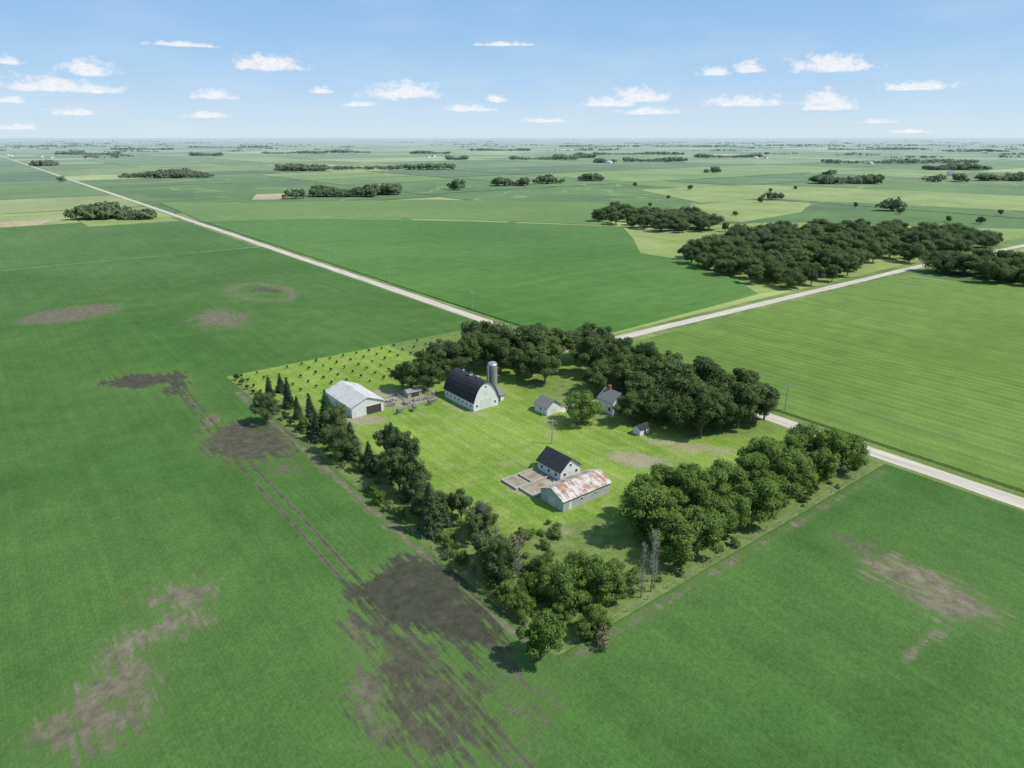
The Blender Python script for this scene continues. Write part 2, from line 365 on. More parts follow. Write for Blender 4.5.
lo=grid('lawn',lx,ly,.0+.10,m_lawn,lp); P=np.stack([c.ravel() for c in np.meshgrid(lx,ly)],1); RS,_=maskval(P,rough)
a=lo.data.color_attributes['mask']; buf=np.zeros(len(P)*4,np.float32); a.data.foreach_get('color',buf); buf=buf.reshape(-1,4); buf[:,1]=RS; a.data.foreach_set('color',buf.ravel())
tag(lo,'bright mown farmyard lawn with worn tracks','lawn','structure')
def strip(name,x0,x1,y0,y1,z,mat,label,cat,ends=None):
    o=obj(name,mesh(name,[(x0,y0,z),(x1,y0,z),(x1,y1,z),(x0,y1,z)],[(0,1,2,3)],mat)); tag(o,label,cat,'structure'); return o
strip('road_verge',196,208,-200,5000,.06,m_verge,'grassy verge and ditch beside the gravel road','verge')
strip('road_verge',208,1500,RB-16,RB+9,.06,m_verge,'grassy verge and ditch beside the gravel road','verge')
def roadpoly(name,pts,w,z,mat,label):
    L=[];R=[]
    for i,p in enumerate(pts):
        a=np.array(pts[max(i-1,0)]);b=np.array(pts[min(i+1,len(pts)-1)]);d=(b-a)/np.linalg.norm(b-a);nn=np.array((-d[1],d[0]))
        w1_=w*(1+.05*math.sin(i*1.7)+.04*math.sin(i*.61+2))/2; w2_=w*(1+.05*math.sin(i*1.3+1)+.04*math.sin(i*.47))/2
        L.append((*(np.array(p)+nn*w1_),z));R.append((*(np.array(p)-nn*w2_),z))
    vs=R+L;k=len(pts); fs=[(i,i+1,k+i+1,k+i) for i in range(k-1)]
    tag(obj(name,mesh(name,vs,fs,mat)),label,'road','structure')
def roadY(X): return 215.5-(X-204)*.011-(max(0,X-560)*.055 if X<760 else 11)
roadpoly('gravel_road',[(R0+.25*math.sin(y*.02),y) for y in list(range(-200,900,8))+list(range(900,9000,150))],6.4,.12,m_road,'long straight pale gravel road between crop fields')
roadpoly('gravel_road',[(R0+3.2+i*7.5, roadY(R0+3.2+i*7.5)) for i in range(0,180)],6.2,.115,m_road2,'pale gravel side road joining the long road')
poly_sheet('gravel_road',[(204.0,200),(207,209),(216,212.6),(216,218.4),(207,222),(204.0,231)],.110,m_road,False,'flared gravel junction of two roads','road')
for k in range(1,4):
    strip('gravel_road',-5000,9000,RB+1609*k-3,RB+1609*k+3,.10,m_road2,'distant pale gravel section road','road')
    strip('gravel_road',R0+1609*k-3,R0+1609*k+3,-2000,9000,.11,m_road,'distant pale gravel section road','road')
roadpoly('driveway',[G(p[0],p[1]) for p in [(660,372),(640,392),(615,405),(585,400),(560,412)]],3.2,.14,m_road,'worn gravel driveway into the farmyard')
poly_sheet('corn_field',[(209,-200),(820,-200),(820,60),(640,118),(545,128),(505,158),(486,RB-8),(209,RB-8)],.75,m_cornE,label='bright green corn field with faint rows')
poly_sheet('corn_field',[(209,223)]+[G(*p) for p in [(757,294),(738,282),(692,262),(640,254),(632,238),(622,227),(470,222),(330,219)]]+[(209,830)],.75,m_cornN,label='deep green corn field beside the gravel road')
poly_sheet('pasture',[G(*p) for p in [(757,294),(692,262),(640,254),(628,238),(700,226),(780,222),(900,226),(1060,230),(1060,250),(930,266)]],.03,m_light,False,label='light green pasture around an oak grove')
poly_sheet('crop_field',[(209,834)]+[G(*p) for p in [(330,217),(470,220),(600,225),(640,214),(600,203),(430,200),(250,203),(160,203)]],.7,m_mid,label='mid green crop field')
poly_sheet('soybean_field',[(-700,608),(194,608),(194,905),(120,905),(-700,905)],.5,m_soy2,label='dark green soybean field')
poly_sheet('grain_field',[(-260,915),(60,915),(75,960),(-260,1010)],.52,m_tan,label='pale tan stubble field')
poly_sheet('grain_field',[G(*p) for p in [(252,200),(292,199),(286,194),(256,195)]],1.0,m_tan,label='small pale tan stubble field')
poly_sheet('pasture',[(100,858),(190,858),(190,960),(130,960),(100,925)],.65,m_light,label='yellow green pasture by a small grove')
poly_sheet('pasture',[G(*p) for p in [(690,206),(740,200),(810,203),(800,212),(740,222),(705,220)]],.5,m_light,label='yellow green pasture by an oak wood')
poly_sheet('pasture',[G(*p) for p in [(640,190),(760,185),(930,192),(1040,197),(1040,212),(860,203),(760,198),(700,203)]],.5,m_light,label='broad pale green pasture')
strip('field_lane',-700,194,604.6,606.6,.47,m_verge,'faint dirt lane between two fields','path')
# ---------------------------------------------------------------- trees
def crown_mesh(name,blobs,n,leaf,mat,seed,core=.60,stretch=(1,1)):
    r=np.random.default_rng(seed); B=np.array(blobs,float); w=(B[:,3]*B[:,4]+B[:,3]*B[:,5]); w/=w.sum()
    k=r.choice(len(B),n*2,p=w); d=r.normal(size=(n*2,3)); d/=np.linalg.norm(d,axis=1)[:,None]
    rad=r.uniform(.70,1.24,(n*2,1)); p=B[k,:3]+d*B[k,3:6]*rad
    keep=np.ones(len(p),bool)
    for j in range(len(B)):
        q=(p-B[j,:3])/B[j,3:6]; keep&=~((np.linalg.norm(q,axis=1)<.68)&(k!=j))
    p=p[keep][:n]; d=d[keep][:n]; k=k[keep][:n]; m=len(p)
    outn=d/B[k,3:6]; outn/=np.linalg.norm(outn,axis=1)[:,None]
    fn=outn+r.normal(size=(m,3))*.55; fn/=np.linalg.norm(fn,axis=1)[:,None]
    fn=np.where(np.sum(fn*outn,1)[:,None]<0,-fn,fn)
    a=np.cross(fn,r.normal(size=(m,3))); a/=np.linalg.norm(a,axis=1)[:,None]; b=np.cross(fn,a)
    s=leaf*r.uniform(.5,1.25,(m,1)); s2=s*r.uniform(.5,1.0,(m,1))
    V=np.stack([p-a*s-b*s2*.3,p-b*s2*.9,p+a*s+b*s2*.2,p+b*s2],1).reshape(-1,3)
    Nn=(outn*.6+fn*.5+np.array([0,0,.4])); Nn/=np.linalg.norm(Nn,axis=1)[:,None]; Nn=np.repeat(Nn,4,0)
    btone=r.uniform(0,.6,len(B)); tone=np.repeat(np.clip(btone[k]+r.uniform(0,.5,m),0,1),4)
    faces=[tuple(range(i*4,i*4+4)) for i in range(m)]
    import bmesh
    bm=bmesh.new(); bmesh.ops.create_icosphere(bm,subdivisions=1,radius=1); iv=np.array([v.co[:] for v in bm.verts]); iff=[[v.index for v in f.verts] for f in bm.faces]; bm.free()
    VV=[V];NN=[Nn];TT=[tone]; off=len(V)
    for j in range(len(B)):
        jit=r.uniform(.8,1.1,(len(iv),1))
        VV.append(B[j,:3]+iv*B[j,3:6]*core*jit); NN.append(iv); TT.append(np.full(len(iv),.3))
        faces+=[tuple(off+i for i in f) for f in iff]; off+=len(iv)
    V=np.concatenate(VV);Nn=np.concatenate(NN);tone=np.concatenate(TT)
    me=mesh(name,V,faces,mat,True); a=me.attributes.new('tone','FLOAT','POINT'); a.data.foreach_set('value',tone.astype(np.float32))
    me.normals_split_custom_set_from_vertices([tuple(x) for x in Nn])
    return me
def broad(seed,Hh,R,z0,nb,n,leaf,mat,trunk_r=.4,loose=0.0,small=1.0):
    r=random.Random(seed); blobs=[]
    zc=(z0+Hh)/2; hz=(Hh-z0)/2
    blobs.append((r.uniform(-.5,.5)*loose,r.uniform(-.5,.5)*loose,zc,R*.48,R*.48,hz*.66))
    for i in range(nb):
        t=2*math.pi*(i*.618+r.random()*.2); ph=r.uniform(-.75,.98); c=math.sqrt(max(0,1-ph*ph))
        k=r.uniform(.50,.80+.18*loose); br=R*r.uniform(.17,.38)*small
        blobs.append((R*k*c*math.cos(t),R*k*c*math.sin(t),zc+hz*(.66+.14*loose*r.random())*ph,br,br*r.uniform(.8,1.2),br*r.uniform(.7,.95)))
    cm=crown_mesh('crown',blobs,n,leaf,mat,seed)
    vs=[];fs=[]; tube(vs,fs,(0,0,-.2),(r.uniform(-.2,.2),r.uniform(-.2,.2),z0+1),trunk_r,trunk_r*.7,8); tube(vs,fs,(0,0,z0+.9),(0,0,zc+hz*.4),trunk_r*.7,.1,6)
    for b in blobs[1:9]: tube(vs,fs,(0,0,z0*.6+r.uniform(.3,1.5)),(b[0],b[1],b[2]),trunk_r*.42,.06,5)
    return cm,mesh('trunk',vs,fs,m_bark)
def spruce(seed,Hh,R,n=3200):
    r=np.random.default_rng(seed); z=1-np.sqrt(r.uniform(0,1,n)); z=z*.95+.04
    layer=.82+.18*np.cos(z*Hh*5.2); rad=R*(1-z)**.85*layer*r.uniform(.55,1.08,n); t=r.uniform(0,2*math.pi,n); rad*=1+.18*np.sin(t*3+z*9)
    p=np.stack([rad*np.cos(t),rad*np.sin(t),z*Hh-.25*rad],1); o=np.stack([np.cos(t),np.sin(t),np.full(n,.5)],1); o/=np.linalg.norm(o,axis=1)[:,None]
    tan=np.stack([-np.sin(t),np.cos(t),np.zeros(n)],1); out=np.stack([np.cos(t),np.sin(t),np.full(n,-.45)],1)+r.normal(size=(n,3))*.25
    s=.40*r.uniform(.6,1.3,(n,1))
    V=np.stack([p-out*s,p-tan*s*.5,p+out*s*1.1,p+tan*s*.5],1)
    gn=np.cross(V[:,2]-V[:,0],V[:,3]-V[:,1]); fl=np.sum(gn*o,1)<0; V[fl]=V[fl][:,::-1]
    V=V.reshape(-1,3)
    nn=np.repeat(o+r.normal(size=(n,3))*.2,4,0); nn/=np.linalg.norm(nn,axis=1)[:,None]
    fcs=[tuple(range(i*4,i*4+4)) for i in range(n)]
    k=len(V); cone=[(.62*R*math.cos(a),.62*R*math.sin(a),.8) for a in np.linspace(0,2*math.pi,11)[:-1]]+[(0,0,Hh*.93)]
    V=np.concatenate([V,np.array(cone)]); fcs+=[(k+i,k+(i+1)%10,k+10) for i in range(10)]
    nn=np.concatenate([nn,np.array([(math.cos(a),math.sin(a),.3) for a in np.linspace(0,2*math.pi,11)[:-1]]+[(0,0,1)])])
    me=mesh('crown',V,fcs,F_spr,True); a=me.attributes.new('tone','FLOAT','POINT'); a.data.foreach_set('value',np.append(np.repeat(r.uniform(0,1,n),4),np.zeros(11)).astype(np.float32))
    me.normals_split_custom_set_from_vertices([tuple(x) for x in nn])
    vs=[];fs=[];tube(vs,fs,(0,0,-.2),(0,0,Hh*.9),.22,.04,7); return me,mesh('trunk',vs,fs,m_bark)
def bare(seed,Hh,R):
    r=random.Random(seed); vs=[];fs=[]; tube(vs,fs,(0,0,-.2),(0,0,Hh*.55),.24,.15,7); tube(vs,fs,(0,0,Hh*.55),(.2,0,Hh),.15,.03,6)
    tv=[];tf=[]
    for i in range(90):
        z=Hh*r.uniform(.12,.97); t=r.uniform(0,6.28); L=R*r.uniform(.5,1.0)*(1.15-z/Hh*.7); a=(0,0,z); b=(L*math.cos(t),L*math.sin(t),z+L*r.uniform(.2,.9)); tube(tv,tf,a,b,.07,.02,4)
        for q in range(5):
            f=r.uniform(.3,1); s=[a[j]+(b[j]-a[j])*f for j in range(3)]; e=(s[0]+r.uniform(-.6,.6),s[1]+r.uniform(-.6,.6),s[2]+r.uniform(.1,.8)); tube(tv,tf,s,e,.035,.012,3)
    return mesh('branches',tv,tf,m_dead),mesh('trunk',vs,fs,m_dead)
PROTO={
 'oak':[broad(11+i,16,[6.3,7.0,5.8,6.6,6.0][i],[2.8,3.4,2.6,2.6,3.6][i],[24,28,21,26,23][i],6400,.33,F_oak,.45,1.0) for i in range(5)],
 'wood':[broad(81+i,15,[8.0,7.2,8.8,6.6][i],[1.0,2.0,1.2,2.6][i],[28,24,30,22][i],5600,.40,F_oak,.4,1.0) for i in range(4)],
 'dull':[broad(61+i,15,[5.2,5.8,4.6][i],1.2,[24,26,22][i],5600,.29,F_dull,.35,1.0) for i in range(3)],
 'ash':[broad(31+i,14,[5.6,6.2,5.0,5.8,5.3][i],.9,[25,27,22,26,24][i],7000,.29,F_ash,.32,.95) for i in range(5)],
 'spruce':[spruce(41+i,13,[3.2,2.8,3.5][i]) for i in range(3)],
 'bush':[broad(51+i,3,[1.9,2.3,1.7][i],.1,9,800,.18,F_bush,.08) for i in range(3)],
 'drybush':[broad(55+i,4,[1.6,1.9][i],.3,9,500,.15,F_bush2,.08) for i in range(2)],
 'sapling':[broad(57+i,2.4,[.95,1.1][i],.35,6,260,.16,F_sap,.05) for i in range(2)],
 'bare':[bare(71,15,2.0),bare(73,11,3.0)],
}
INFO={'oak':('oak_tree','oak tree'),'wood':('oak_tree','oak tree'),'dull':('shade_tree','tree'),'ash':('broadleaf_tree','tree'),'spruce':('spruce_tree','spruce tree'),'bush':('bush','bush'),'drybush':('bush','bush'),'sapling':('young_tree','young tree'),'bare':('bare_tree','bare tree')}
def tree(kind,x,y,h,label,group=None,wide=1.0,var=None,z=0.0):
    p=PROTO[kind]; i=random.randrange(len(p)) if var is None else var; cm,tm=p[i]
    ref={'oak':16,'wood':15,'dull':15,'ash':14,'spruce':13,'bush':3,'drybush':4,'sapling':2.4,'bare':[15,11][i] if kind=='bare' else 1}[kind]
    nm,cat=INFO[kind]; s=h/ref; e=empty(nm,(x,y,z),random.uniform(0,6.28)); e.scale=(s*wide,s*wide*random.uniform(.92,1.08),s)
    tag(e,label,cat,None,group)
    obj('trunk',tm,e); obj('crown' if kind!='bare' else 'branches',cm,e)
    return e
def trees(kind,lst,label,group,wide=1.0):
    for (px,py,h) in lst:
        x,y=G(px,py); tree(kind,x+random.uniform(-.6,.6),y+random.uniform(-.6,.6),h*random.uniform(.9,1.1),label,group,wide*random.uniform(.88,1.08))
g1='oaks sheltering the farmyard'
trees('oak',[(412,393,13),(428,390,12),(441,384,15),(455,376,16),(470,372,17),(422,380,12),(438,371,14),(404,388,10),
 (486,367,17),(500,373,16),(517,382,14),(531,378,16),(546,384,14),(506,362,17),(526,364,17),(549,369,17),(480,358,16),(536,358,15),(556,360,16)],'dark spreading oak tree behind the dark-roofed barn',g1,1.05)
trees('oak',[(590,374,17),(606,380,17),(624,386,17),(640,394,16),(602,364,16),(622,371,16),(642,379,16),(657,400,17),(673,406,16),(662,387,16),
 (686,416,17),(702,424,15),(682,397,16),(702,407,17),(719,432,15),(720,416,17),(736,428,16),(738,412,16),(753,425,15),(764,420,13),(700,437,14),(682,434,13),(660,424,12),(577,362,15),(588,358,16),
 (638,410,14),(648,416,13),(622,396,14),(604,391,13),(640,422,12),(597,396,11)],'dark spreading oak tree shading the farmhouse',g1,1.08)
x,y=G(582,424); tree('ash',x,y,12,'round bright green tree standing alone on the lawn',None,1.05,1)
x,y=G(629,424); tree('oak',x,y,11,'dark spreading oak tree shading the farmhouse',g1,1.1,0)
g2='mixed trees along the field edge'
trees('spruce',[(271,396,9),(290,407,12),(281,392,7),(312,428,13),(326,424,12),(352,458,13),(394,470,15),(412,498,14),(431,532,14),(420,512,12),(320,440,10),(300,418,8),(370,472,10),(444,524,9)],'dark conical spruce beside the soybean field',g2,1.15)
trees('dull',[(268,424,11),(338,440,13),(345,462,13),(398,492,15),(406,478,15),(424,520,13),(388,484,10),(378,476,7),(434,532,10),(480,536,9),(330,452,9),(392,462,13),(416,500,13),(440,520,9)],'grey-green leafy tree in the field-edge row',g2,.88)
trees('dull',[(462,520,9),(452,514,7),(490,572,13),(480,560,9),(504,586,11),(472,545,9),(494,582,9)],'grey-green leafy tree in the field-edge row',g2,.85)
trees('ash',[(541,664,11.5),(572,610,10),(594,602,10),(552,600,9),(612,600,7),(530,600,6),(598,634,7),(380,505,5),(372,498,4),(446,550,4),(546,578,7),(510,604,6),(306,432,5),(400,520,4),(520,614,5),(578,582,7),(560,622,6),(585,640,5),(362,470,5),(464,566,4)],'leafy green tree at the edge of the yard',g2,.98)
trees('drybush',[(505,575,6),(516,556,6),(480,528,7),(598,640,5),(590,625,4),(470,578,4),(535,575,5),(525,545,4),(600,650,4)],'sparse brownish scrubby bush in rough grass','scrubby bushes in the rough corner')
for (px,py,h,v) in [(641,598,13,0),(651,592,15,0),(655,582,10,0),(484,540,10,1),(496,560,9,1),(518,578,9,1)]:
    x,y=G(px,py); tree('bare',x,y,h,'leafless grey-brown tree with upright thin branches','leafless trees on the yard edge',.8,v)
g3='windbreak along the south edge'
for i in range(11):
    X=108+i*7.6
    tree('ash',X+random.uniform(-1.4,1.4),81+random.uniform(-1.6,1.6),random.uniform(10,14),'bright green leafy tree in a windbreak row',g3,random.uniform(.98,1.12))
    if i<10: tree('ash',X+3+random.uniform(-1.5,1.5),90+random.uniform(-1.5,1.5),random.uniform(11.5,15.5),'bright green leafy tree in a windbreak row',g3,random.uniform(.95,1.08))
for X,Y,h in [(118,98,12),(127,98,13),(112,92,11),(136,98,10)]:
    tree('ash',X,Y,h,'bright green leafy tree in a windbreak row',g3,.95)
for i in range(14):
    for j in range(6):
        X=73+i*6.2+random.uniform(-.15,.15); Y=231+j*7.4+random.uniform(-.15,.15)
        if X>124 and Y<246: continue
        if X<84 and Y<232: continue
        if random.random()<.05: continue
        tree('sapling',X,Y,random.uniform(1.4,1.9),'small dark young tree in a planted row on grass','young trees in planted rows',1.0)
for j in range(12):
    tree('sapling',70.5+random.uniform(-.5,.5),196+j*6.3,random.uniform(2,3.6),'small dark young tree in a planted row on grass','young trees in planted rows',1.1)
for i in range(104):
    if i<56: X=random.uniform(69.5,78); Y=random.uniform(80,215)
    elif i<74: X=random.uniform(72,190); Y=random.uniform(75.6,79)
    else: X=random.uniform(76,100); Y=random.uniform(80,112)
    tree('bush',X,Y,random.uniform(.6,2.8),'low green bush in rough grass at the field edge','bushes along the fence line',random.uniform(.9,1.4))
def inpoly(x,y,poly): return sdpoly(np.array([[x,y]]),poly)[0]>0
def scatter(poly,mind,maxn):
    xs_=[p[0] for p in poly];ys_=[p[1] for p in poly];pts=[];tr=0
    while len(pts)<maxn and tr<9000:
        tr+=1; x=random.uniform(min(xs_),max(xs_));y=random.uniform(min(ys_),max(ys_))
        if not inpoly(x,y,poly): continue
        if abs(y-roadY(x))<9: continue
        if all((x-a)**2+(y-b)**2>(mind*(1+.18*math.sin(x*.03)*math.cos(y*.04)))**2 for a,b in pts): pts.append((x,y))
    return pts
w1=[G(*p) for p in [(680,262),(702,273),(745,285),(800,289),(832,284),(850,277),(846,268),(880,264),(925,262),(1000,251),(1012,245),(960,238),(900,236),(860,234),(790,236),(735,242),(700,252)]]
w2=[G(*p) for p in [(932,272),(985,270),(1060,272),(1075,275),(1060,286),(1020,287),(985,284),(945,278)]]
w3=[G(*p) for p in [(598,222),(640,230),(690,235),(710,231),(700,222),(650,216),(610,216)]]
for poly,mx,md,wd in ((w1,136,12.4,1.08),(w2,28,9.5,1.05),(w3,42,12.2,1.12)):
    pp=scatter(poly,md,mx); print('wood trees',len(pp))
    for (x,y) in pp:
        tree('wood',x,y,random.uniform(11,17.5),'dark spreading oak tree in a wood by the side road','oaks in the woods across the road',wd*random.uniform(.9,1.15))
# far woods (masses)
def cloudtrees(name,pts,label,quads=90,size=.12,seed=0):
    r=np.random.default_rng(seed+5); Vs=[];Ns=[];Ts=[];F=[];off=0
    for (x,y,h) in pts:
        B=np.array([(0,0,.50,.50,.50,.46)]+[(.42*math.cos(t),.42*math.sin(t),r.uniform(.25,.72),.27,.27,.24) for t in r.uniform(0,6.28,6)])
        k=r.integers(0,len(B),quads); d=r.normal(size=(quads,3)); d[:,2]=np.abs(d[:,2])*.9-.25; d/=np.linalg.norm(d,axis=1)[:,None]
        c=(B[k,:3]+d*B[k,3:6]); fn=d+r.normal(size=d.shape)*.4; fn=np.where(np.sum(fn*d,1)[:,None]<0,-fn,fn); fn/=np.linalg.norm(fn,axis=1)[:,None]
        a=np.cross(fn,r.normal(size=d.shape)); a/=np.linalg.norm(a,axis=1)[:,None]; b=np.cross(fn,a)
        s=size*r.uniform(.6,1.3,(quads,1)); V=np.stack([c-a*s,c-b*s,c+a*s,c+b*s],1).reshape(-1,3)*h+np.array([x,y,0])
        Nv=d+np.array([0,0,.4]); Nv/=np.linalg.norm(Nv,axis=1)[:,None]
        Vs.append(V);Ns.append(np.repeat(Nv,4,0));Ts.append(np.repeat(np.clip(r.uniform(0,.5)+r.uniform(0,.5,quads),0,1),4))
        F+=[tuple(range(off+i*4,off+i*4+4)) for i in range(quads)]; off+=quads*4
    me=mesh(name,np.concatenate(Vs),F,F_oak,True); a=me.attributes.new('tone','FLOAT','POINT'); a.data.foreach_set('value',np.concatenate(Ts).astype(np.float32))
    N=np.concatenate(Ns); me.normals_split_custom_set_from_vertices([tuple(x) for x in N])
    return tag(obj(name,me),label,'woodland','stuff')
def clump(px,py,w,depth,h=16.5,dens=9.0):
    x0,y0=G(px-w/2,py);x1,y1=G(px+w/2,py); pts=[]; L=math.hypot(x1-x0,y1-y0); n=int(L*depth/dens**2)+2; n=min(n,150)
    nx,ny=sy,cy_; k1=random.uniform(0,6)
    for i in range(n):
        f=random.random(); d=(random.random()-.1)*depth*(1-abs(f-.5)); hh=h*random.uniform(.7,1.15)*(.8+.25*math.sin(k1+f*7))
        pts.append((x0+(x1-x0)*f+nx*d,y0+(y1-y0)*f+ny*d,hh))
    return pts
far=[(108,220,78,50),(162,178,88,120),(85,155,62,120),(40,166,24,80),(205,156,30,100),(293,154,62,150),(365,170,175,90),(300,171,50,60),
 (294,199,12,15),(342,197,60,50),(380,195,34,45),(455,190,14,20),(457,160,20,80),(430,154,40,80),(545,160,70,120),(575,158,40,120),(605,163,20,60),
 (510,186,30,40),(548,184,30,30),(593,181,26,40),(655,162,60,90),(730,158,64,120),(848,184,62,60),(905,164,150,140),(960,170,60,80),(935,182,16,25),(962,182,14,25),(1006,181,46,60),
 (774,200,14,18),(886,211,20,14),(830,176,10,20),(713,173,14,20),(875,184,10,20),(59,182,8,10),(640,155,90,90),(700,147,90,150),(140,150,60,150),(500,151,60,120),(230,148,80,120),
 (880,150,100,120),(980,152,60,120),(60,147,90,150),(340,153,60,120),(600,147,80,150),(800,146,90,120)]
for i,(px,py,w,d) in enumerate(far):
    cloudtrees('woodland',clump(px,py,w,d),'dark distant grove of trees among fields',110 if py>165 else 60,.13,i)
pts=[]
for i in range(150):
    px=random.uniform(-40,1064); py=137+abs(random.gauss(0,1))*7+3.4
    if py>160: continue
    pts+=clump(px,py,random.uniform(8,70),random.uniform(25,90),13,22)[:26]
cloudtrees('distant_woodland',pts,'thin dark tree lines towards the horizon',28,.2,99)
for (px,py) in [(725,232),(735,216),(668,199),(760,203),(855,208),(900,214),(948,222),(980,224),(635,187),(690,190),(770,192),(795,190),(650,207),(1000,215)]:
    x,y=G(px,py); tree('wood',x,y,random.uniform(6,10),'lone dark tree in open pasture','scattered pasture trees',.85)
# ---------------------------------------------------------------- buildings
def panel(kind,parent,W,L,side,along,z,w,h,mat,framed=True):
    def bx(a0,a1,z0,z1,d0,d1):
        if side=='front': return (a0,a1,-L/2-d1,-L/2-d0,z0,z1)
        if side=='back': return (a0,a1,L/2+d0,L/2+d1,z0,z1)
        if side=='left': return (-W/2-d1,-W/2-d0,a0,a1,z0,z1)
        return (W/2+d0,W/2+d1,a0,a1,z0,z1)
    v,f=boxes([bx(along-w/2,along+w/2,z,z+h,-.02,.04)]); o=obj(kind,mesh(kind,v,f,mat),parent)
    if framed:
        b=.10
        v,f=boxes([bx(along-w/2-b,along-w/2,z-b,z+h+b,-.02,.08),bx(along+w/2,along+w/2+b,z-b,z+h+b,-.02,.08),bx(along-w/2,along+w/2,z+h,z+h+b,-.02,.08),bx(along-w/2,along+w/2,z-b,z,-.02,.08)])
        fr=obj('frame',mesh('frame',v,f,m_frame),o)
    return o
def building(name,label,cat,x0,x1,y0,y1,axis,wallh,ridge,wallm,roofm,openings=(),profile=None,over=.45,group=None):
    cx,cyy=(x0+x1)/2,(y0+y1)/2
    W,L=(x1-x0,y1-y0) if axis=='y' else (y1-y0,x1-x0)
    e=empty(name,(cx,cyy,.1),0 if axis=='y' else -math.pi/2); tag(e,label,cat,None,group)
    prof=profile or [(-1,wallh),(0,ridge),(1,wallh)]
    ring=[(-W/2,-.1)]+[(u*W/2,z) for u,z in prof]+[(W/2,-.1)]; n=len(ring)
    vs=[(u,-L/2,z) for u,z in ring]+[(u,L/2,z) for u,z in ring]
    fs=[tuple(range(n)),tuple(range(2*n-1,n-1,-1))]+[(i,n+i,n+(i+1)%n,(i+1)%n) for i in range(n)]
    obj('wall',mesh('wall',vs,fs,wallm),e)
    inner=[(u*W/2,z+.02) for u,z in prof]
    s0=(prof[1][1]-prof[0][1])/((prof[1][0]-prof[0][0])*W/2)
    ov=min(over,.45)
    k=min(s0,1.6)
    inner[0]=(inner[0][0]-ov/ (1 if k<1 else k),inner[0][1]-ov*k/(1 if k<1 else k)); inner[-1]=(-inner[0][0],inner[0][1])
    th=.16; outer=[(u*(1+.02),z+th) for u,z in inner]
    ring=inner+outer[::-1]; n=len(ring); Lo=L/2+over
    vs=[(u,-Lo,z) for u,z in ring]+[(u,Lo,z) for u,z in ring]
    m=len(inner); fs=[(i,i+1,n-2-i,n-1-i) for i in range(m-1)]; fs=[tuple(f) for f in fs]+[tuple(n+j for j in f[::-1]) for f in fs]
    fs+=[(i,n+i,n+(i+1)%n,(i+1)%n) for i in range(n)]
    r=obj('roof',mesh('roof',vs,fs,roofm),e)
    for (kind,side,al,z,w,h,mat) in openings: panel(kind,e,W,L,side,al,z,w,h,mat,mat is not m_doorw)
    return e,r,W,L
arch=[]
for i in range(13):
    u=-1+i/6; a=abs(u); arch.append((u,3.4+6.4*(1-a**1.9)**.78 if a<1 else 3.4))
op=[('window','left',-7.5+i*2.5,1.3,.8,.8,m_glass) for i in range(7)]
op+=[('door','front',0,0,4.6,3.6,m_doorw),('window','front',-3.9,1.3,.7,.8,m_glass),('window','front',3.9,1.3,.7,.8,m_glass),('hay_door','front',0,5.0,1.8,1.9,m_doorw),('window','front',0,7.7,.6,.7,m_glass)]
barn,roof,W,L=building('barn','large white barn with dark arched shingle roof','barn',125,135.6,181.6,200,'y',3.4,9.8,m_white,m_shingle,op,profile=arch,over=.5)
v,f=boxes([(-.55,.55,-.55,.55,9.6,10.7)]); cu=obj('cupola',mesh('cupola',v,f,m_frame),roof)
v,f=[(-.8,-.8,10.7),(.8,-.8,10.7),(.8,.8,10.7),(-.8,.8,10.7),(0,0,11.5)],[(0,1,4),(1,2,4),(2,3,4),(3,0,4),(3,2,1,0)]; obj('cupola_roof',mesh('cupola_roof',v,f,m_shingle),cu)
for yy in (-4.5,4.5):
    v=[];f=[];tube(v,f,(0,yy,9.7),(0,yy,10.6),.28,.28,10);tube(v,f,(0,yy,10.6),(0,yy,10.95),.45,.08,10); obj('ventilator',mesh('ventilator',v,f,m_dome),roof)
building('milk_house','small white milk house against the barn','shed',136.0,140.0,184,189,'x',2.4,3.8,m_white,m_greyroof,[('door','right',0,0,.9,2,m_door)])
SR=1.75;SH=11.0
e=empty('silo',(141.6,193.0,0)); tag(e,'grey concrete stave silo with domed steel cap beside barn','silo')
v=[];f=[];tube(v,f,(0,0,0),(0,0,SH),SR,SR,28); obj('silo_body',mesh('silo_body',v,f,m_stave),e)
v=[];f=[]
for i in range(5):
    a0,a1=i*math.pi/10,(i+1)*math.pi/10; tube(v,f,(0,0,SH-.05+1.3*math.sin(a0)),(0,0,SH-.05+1.3*math.sin(a1)),(SR+.08)*math.cos(a0)+.01,(SR+.08)*math.cos(a1)+.01,28)
obj('dome_cap',mesh('dome_cap',v,f,m_dome,True),e)
v=[];f=[]
for z in np.arange(.6,SH-.1,.75): tube(v,f,(0,0,z),(0,0,z+.05),SR+.04,SR+.04,28)
obj('steel_hoop',mesh('steel_hoop',v,f,m_wire),e)
v,f=boxes([(-SR-.6,-SR+.1,-.4,.4,0,SH-.2)]); obj('chute',mesh('chute',v,f,m_dome),e)
building('machine_shed','long machine shed with rust-streaked white metal roof','shed',89,101,202,222.5,'y',3.9,6.3,m_whiteR,m_rustY,[('door','front',2.2,0,5.6,3.0,m_door),('door','front',-3.8,0,1.0,2.0,m_frame),('window','left',-5,1.4,1,.8,m_glass),('window','left',2,1.4,1,.8,m_glass)])
building('garage','small white building with near-black gable roof','garage',114.5,122.0,124.8,134.5,'y',3.0,6.0,m_white,m_shingle,[('window','front',-2.2,1.2,.8,.9,m_glass),('door','front',0,0,1.0,2.1,m_doorw),('window','front',2.2,1.2,.8,.9,m_glass),('window','left',-3,1.1,.9,.8,m_glass),('window','left',0,1.1,.9,.8,m_glass),('window','left',3,1.1,.9,.8,m_glass),('window','front',0,3.6,.7,.8,m_glass)])
